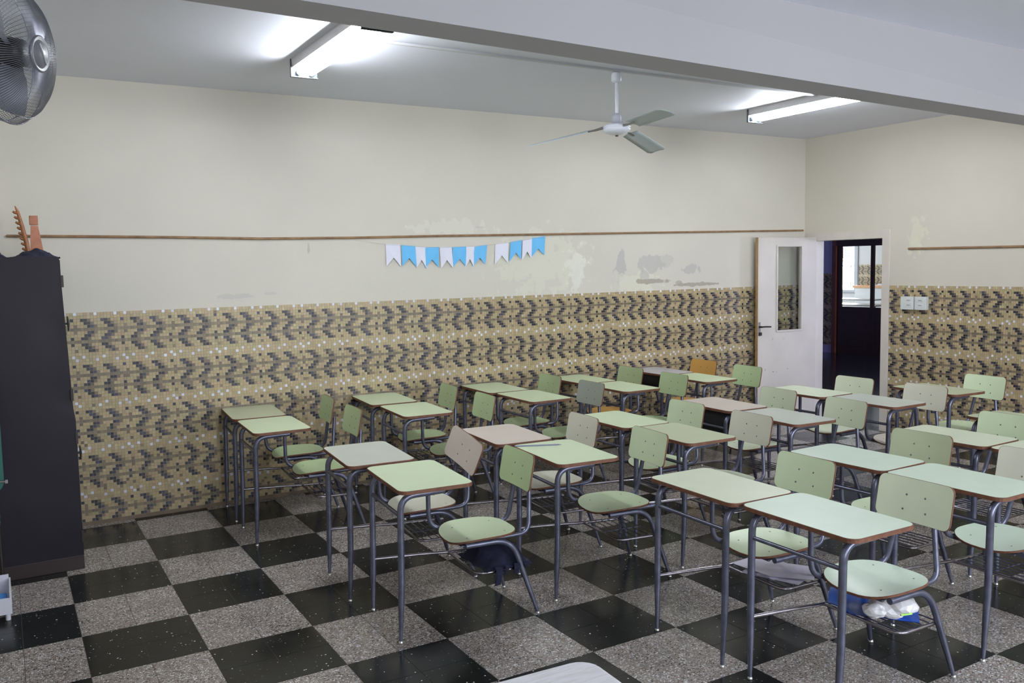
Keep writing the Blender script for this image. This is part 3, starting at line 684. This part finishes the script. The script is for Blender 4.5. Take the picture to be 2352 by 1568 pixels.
# ------------------------------------------------------------------ school desks
edge_m = mat('brown_plywood_edge', lin(112, 72, 52), .6, noise=.25, nscale=40)
lam_cols = {'green': lin(214, 230, 192), 'green2': lin(194, 216, 168), 'pale': lin(220, 228, 200), 'grey': lin(198, 202, 190), 'pink': lin(210, 199, 188),
            'olive': lin(194, 202, 168), 'cream': lin(220, 219, 200), 'slate': lin(172, 178, 166), 'orange': lin(222, 172, 92), 'white': lin(204, 202, 210), 'blueg': lin(216, 232, 212)}
LAM = {k: mat('laminate_'+k, v, .33, noise=.03, nscale=6, bump=.05, bscale=30, spec=.5) for k, v in lam_cols.items()}
frame_m = mat('blue_grey_enamelled_tube', lin(104, 106, 124), .30, metal=.55, noise=.22, nscale=22)
bright_m = mat('worn_bright_tube', lin(150, 144, 150), .25, metal=.9, noise=.25, nscale=18)
glide_m = mat('nickel_glide', lin(200, 200, 198), .3, metal=.9)
bolt_m = mat('zinc_bolt', lin(120, 122, 118), .35, metal=.8)
def lam_part(name, b, parent):
    o = b.build(name, [LAM['green'], edge_m], parent); o.material_slots[0].link = 'OBJECT'; o.material_slots[0].material = LAM['green']; return o
TH, TL, TW = .745, .375, .585
def make_desk():
    root = thing('school_desk', '', 'desk', group='one-piece school desks with attached chair')
    lam_part('tabletop', MB().slab(rrect(0, TL, -TW/2, TW/2, .045), .019, lambda x, y: TH, rings=2), root)
    # seat: dished plywood with rounded corners
    so = []
    for k in range(44):
        a = 2*math.pi*k/44; n = 3.0; ca, sa = math.cos(a), math.sin(a)
        so.append((.497+.184*math.copysign(abs(ca)**(2/n), ca)*(1-.02*sa*sa), -.012+.188*math.copysign(abs(sa)**(2/n), sa)*(1+.06*math.cos(a)*-1)))
    def sz(x, y):
        q = (x-.497)/.184; t = (y+.012)/.188
        return .432-.016*(1-t*t)*(1-.3*q)+.006*abs(q)**3*(1 if q > 0 else -2.2)
    st = lam_part('seat', MB().slab(so, .011, sz, rings=6), root)
    for px, py in ((.40, -.11), (.40, .09), (.61, -.11), (.61, .09)):
        MB().lathe([(.0, .0016), (.003, .0014), (.0045, 0)], (px, py, sz(px, py)), 8).build('bolt', bolt_m, st)
    # backrest: curved plate leaning back; local plane coords (a across, b up)
    BW, BH = .182, .095; lean = R(11)
    bo = rrect(-BW, BW, -BH, BH, .032)
    Mb = Matrix.Translation((.738, -.02, .718))@Matrix.Rotation(lean, 4, 'Y')@Matrix(((0,0,-1,0),(1,0,0,0),(0,1,0,0),(0,0,0,1)))
    bz = lambda x, y: .016*(x/BW)**2
    bk_ = lam_part('backrest', MB().slab(bo, .010, bz, rings=5, M=Mb), root)
    for px, py in ((-.045, .02), (.045, .02), (-.055, -.045), (.055, -.045)):
        v = MB(); v.lathe([(.0, .002), (.0035, .0018), (.005, 0)], (0,0,0), 8, M=Matrix.Identity(4))
        v.v = [tuple(Mb@(Vector(p)+Vector((px, py, bz(px, py))))) for p in v.v]; v.build('bolt', bolt_m, bk_)
    # front legs: conical tube bending back under the table ends
    for s_ in (-1, 1):
        y = s_*.232; yf = s_*.225
        path = round_path([(.002, yf, .012), (.012, y, .30), (.018, y, TH-.037), (.24, y*.97, TH-.034)], [.01, .075], 7)
        rad = [.0085 if p.z < .05 else min(.0155, .0085+.0075*(p.z-.05)/.30) for p in path]
        # extra stations for the taper
        pp = [path[0]]+[path[0].lerp(path[1], t) for t in (.35, .7)]+path[1:]
        rr = [.0085, .012, .0148]+[.0155]*(len(path)-1)
        lg = MB().tube(pp, rr, 10).build('front_leg', frame_m, root)
        MB().lathe([(0,0),(.012,0),(.013,.004),(.010,.010),(.0075,.014),(0,.014)], (.002, yf, 0), 10).build('glide', glide_m, lg)
    MB().tube([(.016, -.232, .615), (.016, .232, .615)], .0095, 8).build('knee_bar', frame_m, root)
    # far side stretcher from the front leg to the book rack
    MB().tube(round_path([(.012, .226, .272), (.30, .20, .262), (.41, .19, .255), (.70, .185, .245)], .05), .0085, 8).build('stretcher', bright_m, root)
    MB().tube(round_path([(.415, .19, .254), (.42, -.185, .250), (.695, -.178, .243)], .05), .0078, 8).build('rack_rail', bright_m, root)
    rk = MB().tube([(.42, .006, .246), (.69, .006, .242)], .0035, 6).build('rack_support', frame_m, root)
    for k in range(6):
        x = .45+k*.043; MB().tube([(x, -.176, .252), (x, .188, .252)], .0032, 6).build('rack_wire', frame_m, rk)
    # chair tubes
    far_t = round_path([(.18, .165, TH-.033), (.298, .165, TH-.036), (.298, .165, .398), (.735, .120, .403), (.765, .075, .66)], [.05, .09, .06], 7)
    MB().tube(far_t, .0125, 10).build('seat_tube', frame_m, root)
    near_t = round_path([(.37, -.14, .400), (.735, -.135, .403), (.765, -.09, .66)], .06, 7)
    MB().tube(near_t, .0118, 10).build('seat_tube', frame_m, root)
    MB().tube([(.36, .14, .392), (.36, -.15, .392)], .010, 8, flat=.5).build('seat_bearer', frame_m, root)
    for s_ in (-1, 1):
        y = s_*.165-.012
        path = round_path([(.365, y, .399), (.615, y, .399), (.738, s_*.205-.01, .012)], .10, 8)
        pp = path[:-1]+[path[-2].lerp(path[-1], t) for t in (.5, .8)]+[path[-1]]
        rr = [.0145]*(len(path)-1)+[.0135, .011, .0085]
        lg = MB().tube(pp, rr, 10).build('rear_leg', frame_m, root)
        MB().lathe([(0,0),(.012,0),(.013,.004),(.010,.010),(.0075,.014),(0,.014)], (.740, s_*.205-.01, 0), 10).build('glide', glide_m, lg)
    return root
proto = make_desk()
kids = {}
def copy_tree(o, parent=None):
    c = o.copy(); C.objects.link(c)
    if parent: c.parent = parent
    for ch_ in KIDS[o.name]: copy_tree(ch_, c)
    return c
KIDS = {o.name: [] for o in bpy.data.objects}
for o in bpy.data.objects:
    if o.parent: KIDS[o.parent.name].append(o)
# x, y, yaw, table, seat, backrest colours, label
D = [
 ('1a', .622,  .287, -4.5, 'olive', 'green2', 'green2', 'green topped desk in the row along the mosaic wall, leftmost, touching the wall'),
 ('1b', .600, -.340, -2.5, 'green', 'green2', 'green2', 'leftmost desk of the wall row on its aisle side, bright green top'),
 ('2a', 1.652,  .290, -4.5, 'green', 'green2', 'green2', 'green desk touching the mosaic wall, second from the left'),
 ('2b', 1.642, -.345, -4.0, 'green', 'green2', 'green2', 'green desk on the aisle side of the wall row, second from the left'),
 ('3a', 2.660,  .280, -2.0, 'green', 'green2', 'green2', 'green desk touching the mosaic wall, third from the left'),
 ('3b', 2.678, -.330, -.5, 'green', 'green2', 'slate', 'desk in the wall row with a grey-green backrest'),
 ('4a', 3.565,  .262, 0, 'green', 'orange', 'green2', 'green desk with an orange wooden seat touching the mosaic wall'),
 ('4b', 3.560, -.345, -.5, 'green', 'green2', 'green2', 'green desk on the aisle side of the wall row, fourth from the left'),
 ('5a', 4.500,  .280, 0, 'white', 'orange', 'orange', 'grey topped desk with orange backrest and dark tray in the corner by the mosaic wall'),
 ('5b', 4.465, -.320, -1.5, 'green', 'green2', 'green2', 'green desk in front of the open white door leaf, last of the wall row'),
 ('6a', .790, -1.572, -4.8, 'grey', 'cream', 'pink', 'grey topped desk with a pinkish tilted backrest, leftmost in the middle rows'),
 ('6b', .810, -2.205, -5.0, 'green', 'green', 'green2', 'front left desk with dark cloth on its rack, green all over'),
 ('7a', 1.700, -1.545, -4.6, 'pink', 'cream', 'cream', 'pinkish beige topped desk with a pale backrest behind the grey topped desk'),
 ('7b', 1.715, -2.175, -5.5, 'green', 'green', 'green', 'green desk with a pencil lying on its top'),
 ('8a', 2.588, -1.575, -1.0, 'green', 'green', 'green', 'bright green topped desk in the middle rows, third from the left on the far side'),
 ('8b', 2.592, -2.165, -2.0, 'olive', 'pale', 'cream', 'olive topped desk with a cream backrest in the middle rows'),
 ('9a', 3.557, -1.510, -2.0, 'pink', 'pale', 'pale', 'pinkish topped desk with a dark tray beneath, in the middle rows'),
 ('9b', 3.528, -2.120, -4.0, 'grey', 'pale', 'pale', 'grey-green glossy topped desk in the middle rows before the doorway'),
 ('10a', 4.535, -1.470, 1.0, 'pale', 'pale', 'pale', 'pale green desk right in front of the doorway, the farther of the two'),
 ('10b', 4.560, -2.070, -.5, 'grey', 'pink', 'cream', 'grey topped desk with a beige seat and pale backrest before the doorway'),
 ('14a', 5.413, -1.985, -4.0, 'olive', 'green', 'green', 'olive topped desk with a bright green backrest beside the switches wall'),
 ('11a', 1.890, -3.205, -1.5, 'pale', 'green', 'green', 'front right desk with white papers on its rack'),
 ('11b', 1.900, -3.800, -1.0, 'blueg', 'blueg', 'pale', 'nearest desk, with a blue folder and white bag on its rack'),
 ('12a', 2.883, -3.195, 1.5, 'blueg', 'green', 'olive', 'desk behind the papers desk, pale green top with an olive backrest'),
 ('12b', 2.880, -3.785, -.5, 'blueg', 'blueg', 'cream', 'desk behind the nearest desk at the right picture edge with a cream backrest'),
 ('13a', 3.800, -3.155, 1.5, 'pale', 'green', 'green', 'pale green desk in the right rows, third back, with a mid green backrest'),
 ('13b', 3.815, -3.750, 0.5, 'pale', 'green', 'green', 'pale green desk cut by the right picture edge, third back'),
 ('14b', 4.625, -3.105, -2.0, 'olive', 'green', 'green', 'olive topped desk at the right picture edge near the right wall'),
]
DESK = {}
names = []
for i, (key, x, y, rz, tc_, sc_, bc_, lab) in enumerate(D):
    o = proto if i == 0 else copy_tree(proto)
    o.location = (x, y, 0); o.rotation_euler = (0, 0, R(rz)); o['label'] = lab; DESK[key] = o
for key, x, y, rz, tc_, sc_, bc_, lab in D:
    for c in DESK[key].children:
        base = c.name.split('.')[0]
        if base in ('tabletop', 'seat', 'backrest'):
            c.material_slots[0].material = LAM[{'tabletop': tc_, 'seat': sc_, 'backrest': bc_}[base]]
            if base == 'tabletop' and tc_ in ('grey', 'pink', 'white', 'olive') and False: pass
            if key == '6a' and base == 'backrest':
                c.matrix_local = Matrix.Translation((.748, -.075, .708))@Matrix.Rotation(R(6), 4, 'Z')@Matrix.Rotation(R(13), 4, 'X')@Matrix.Rotation(R(6), 4, 'Y')@Matrix.Translation((-.738, .02, -.715))
def at_desk(key, lx, ly, z):
    return DESK[key].matrix_world_calc@Vector((lx, ly, z))
for key, x, y, rz, *_ in D: pass
def wpos(key, lx, ly, z):
    d = [q for q in D if q[0] == key][0]; a = R(d[3])
    return (d[1]+lx*math.cos(a)-ly*math.sin(a), d[2]+lx*math.sin(a)+ly*math.cos(a), z)
# dark trays under two of the tables; extra rear table leg on one desk
tray_m = mat('black_steel_tray', lin(30, 31, 36), .5)
for key, ya, yb2, z0 in (('5a', -.20, .20, .58), ('9a', -.24, .06, .57)):
    b = MB().box((.04,ya,z0),(.33,yb2,z0+.004)).box((.04,ya,z0),(.044,yb2,TH-.02)).box((.04,ya,z0),(.33,ya+.004,TH-.02)).box((.04,yb2-.004,z0),(.33,yb2,TH-.02))
    b.build('tray', tray_m, DESK[key])
MB().tube(round_path([(.24, -.225, TH-.034), (.330, -.225, TH-.036), (.36, -.222, .42), (.40, -.16, .392)], [.07, .05], 7), .0145, 10).build('side_tube', frame_m, DESK['10b'])

# ------------------------------------------------------------------ things on the desks
o = MB().tube([(0,0,.004), (.25,0,.004)], [.0036, .0036], 6); o.tube([(.25,0,.004), (.268,0,.004)], [.0036, .0006], 6)
o = o.build('pencil', mat('grey_violet_lacquer', lin(126, 130, 160), .4)); o.location = (1.735, -1.937, TH); o.rotation_euler = (0, 0, math.atan2(-.110, .234))
tag(o, 'thin grey pencil lying near the left edge of a green desktop', 'pencil')
# papers
pm = mat('white_lilac_paper', lin(236, 232, 248), .7, noise=.04, nscale=20)
def sheet(w_, d_, amp, n=10, seed=0):
    rr = random.Random(seed); ph = rr.random()*6; vs = []; b = MB()
    for j in range(n+1):
        for i in range(n+1):
            x = -w_/2+w_*i/n; y = -d_/2+d_*j/n; vs.append((x, y, amp*(1+math.sin(x*18+ph)*math.cos(y*14+ph))*.5*(abs(2*i/n-1)**1.5+.15)))
    m_ = len(vs); fs = [(j*(n+1)+i, j*(n+1)+i+1, (j+1)*(n+1)+i+1, (j+1)*(n+1)+i) for j in range(n) for i in range(n)]
    b.add(vs+[(v[0], v[1], v[2]-.0006) for v in vs], fs+[tuple(a+m_ for a in q[::-1]) for q in fs], 0, True); return b
for k, (lx, ly, rz, w_, d_) in enumerate(((.57, -.02, 20, .21, .29), (.585, .03, -8, .21, .28), (.60, -.05, 38, .20, .26), (.55, .05, 5, .20, .25))):
    o = sheet(w_, d_, .005, seed=k).build('paper_sheet', pm); o.location = wpos('11a', lx-.02, ly, .2575+k*.006); o.rotation_euler = (0, 0, R(rz))
    tag(o, ['lowest white sheet of the papers on the front right desk rack', 'white sheet second from the bottom in the papers on the rack', 'turned white sheet sticking out of the papers on the rack', 'topmost white sheet of the papers on the front right desk rack'][k], 'paper', 'papers on the desk rack')
o = sheet(.17, .24, .012, seed=9).build('paper_sheet', pm); o.location = wpos('8b', .58, -.03, .2575); o.rotation_euler = (0, 0, R(30)); tag(o, 'single white sheet on the rack of the olive topped desk', 'paper')
# blue folder
blue = mat('bright_blue_plastic', lin(22, 92, 200), .3, noise=.12, nscale=15)
b = MB(); nx = 16; ny = 16; vs = []
for j in range(ny+1):
    for i in range(nx+1):
        x = -.12+.24*i/nx; y = -.18+.36*j/ny
        cr = .045*math.exp(-((y-.18)/.05)**2)+.006*math.sin(y*40+x*30)*(.3+.7*(y > .1))
        vs.append((x+(.02*math.sin(y*25) if j > 12 else 0), y, .004+max(0, cr)+.02*(x/.12)**2*.5*(x < 0)))
m_ = len(vs); fs = [(j*(nx+1)+i, j*(nx+1)+i+1, (j+1)*(nx+1)+i+1, (j+1)*(nx+1)+i) for j in range(ny) for i in range(nx)]
b.add(vs+[(v[0], v[1], v[2]-.002) for v in vs], fs+[tuple(a+m_ for a in q[::-1]) for q in fs], 0, True)
o = b.build('folder', blue); o.location = wpos('11b', .535, .03, .2575); o.rotation_euler = (0, 0, R(36)); tag(o, 'bright blue plastic folder on the rack of the nearest desk', 'folder')
# crumpled bag
def crumple(name, rx, ry, rz_, seed, mt, sub=3, amp=.22):
    bm = bmesh.new(); bmesh.ops.create_icosphere(bm, subdivisions=sub, radius=1)
    rr = random.Random(seed); dirs = [Vector((rr.gauss(0,1), rr.gauss(0,1), rr.gauss(0,1))).normalized() for _ in range(26)]
    for v in bm.verts:
        k = min((dd.dot(v.co) for dd in dirs), key=lambda q: -q); f_ = 1-amp+amp*((k-.75)/.25)*1.1+rr.uniform(-.03, .03)
        v.co = Vector((v.co.x*rx*f_, v.co.y*ry*f_, max(-.85, v.co.z*f_)*rz_))
    me = bpy.data.meshes.new(name); bm.to_mesh(me); bm.free(); me.materials.append(mt)
    return link(name, me)
bagm = mat('white_plastic_bag', lin(232, 230, 234), .4, noise=.08, nscale=40)
o = crumple('plastic_bag', .098, .10, .052, 5, bagm); o.location = wpos('11b', .545, -.065, .310); o.rotation_euler = (0, 0, R(20)); tag(o, 'crumpled white plastic bag with green print on the blue folder', 'bag')
bag = o
o2 = crumple('handle', .038, .055, .032, 8, bagm); o2.parent = bag; o2.location = (-.095, .05, -.008)
o2 = MB().slab(rrect(-.028, .028, -.011, .011, .004), .002, lambda x, y: 0, rings=1, mi_top=0, mi_side=0, mi_bot=0).build('print', mat('green_print', lin(150, 204, 88), .5), bag); o2.location = (-.045, -.062, -.006); o2.rotation_euler = (R(62), R(0), R(-35))
# navy garment on the rack
o = lump(0, 0, [(0, 0, .10, .11, .135), (-.06, .02, .06, .1, .12), (.06,-.05,.06,.08,.10)], w=.27, d=.34, nx=26, ny=26).build('navy_garment', navy); o.location = wpos('6b', .585, -.03, .2575)
nv = o; tag(o, 'bunched dark navy garment on the rack of the front left desk', 'clothing')
for k, (lx, wd_, ln) in enumerate(((-.075, .035, .095), (-.03, .02, .05), (.03, .03, .055), (.085, .02, .035))):
    b = MB(); n = 6; vs = []
    for i in range(n+1):
        s_ = i/n; vs += [(lx-wd_/2+.004*math.sin(s_*5+k), -.172-.012*math.sin(s_*3), -.0+.02-s_*ln), (lx+wd_/2+.003*math.sin(s_*6), -.175-.010*math.sin(s_*3+1), .02-s_*ln)]
    m_ = len(vs); fs = [(2*i, 2*i+2, 2*i+3, 2*i+1) for i in range(n)]
    b.add(vs+[(v[0], v[1]+.004, v[2]) for v in vs], fs+[tuple(a+m_ for a in q[::-1]) for q in fs], 0, True); b.build('hanging_fold', navy, nv)

# ------------------------------------------------------------------ white teacher's table, corner at the bottom of the frame
wt = mat('white_wood_grain_laminate', lin(226, 224, 230), .4, noise=.03, nscale=3)
nt = wt.node_tree
wv = nt.nodes.new('ShaderNodeTexNoise'); wv.inputs['Scale'].default_value = 6; wv.inputs['Detail'].default_value = 8
mp = nt.nodes.new('ShaderNodeMapping'); mp.inputs['Scale'].default_value = (2.2, 26, 1); mp.inputs['Rotation'].default_value = (0, 0, R(-6))
ge = nt.nodes.new('ShaderNodeNewGeometry'); nt.links.new(ge.outputs['Position'], mp.inputs[0]); nt.links.new(mp.outputs[0], wv.inputs['Vector'])
cr = nt.nodes.new('ShaderNodeValToRGB'); cr.color_ramp.elements[0].position = .36; cr.color_ramp.elements[0].color = (*lin(214, 210, 212), 1); cr.color_ramp.elements[1].position = .55; cr.color_ramp.elements[1].color = (*lin(228, 226, 232), 1)
nt.links.new(wv.outputs['Fac'], cr.inputs[0]); nt.links.new(cr.outputs[0], nt.nodes['Principled BSDF'].inputs['Base Color'])
tt = thing('white_table', 'white wood-grain topped table whose corner shows at the bottom edge', 'table', (.515, -4.345, 0), R(-3))
MB().slab(rrect(-1.0, 0, -.6, 0, .055), .022, lambda x, y: .75, rings=2, mi_top=0, mi_side=0, mi_bot=0).build('tabletop', wt, tt)
for xx in (-.94, -.06):
    for yy in (-.54, -.06): MB().tube([(xx, yy, 0), (xx, yy, .73)], .015, 10).build('leg', frame_m, tt)
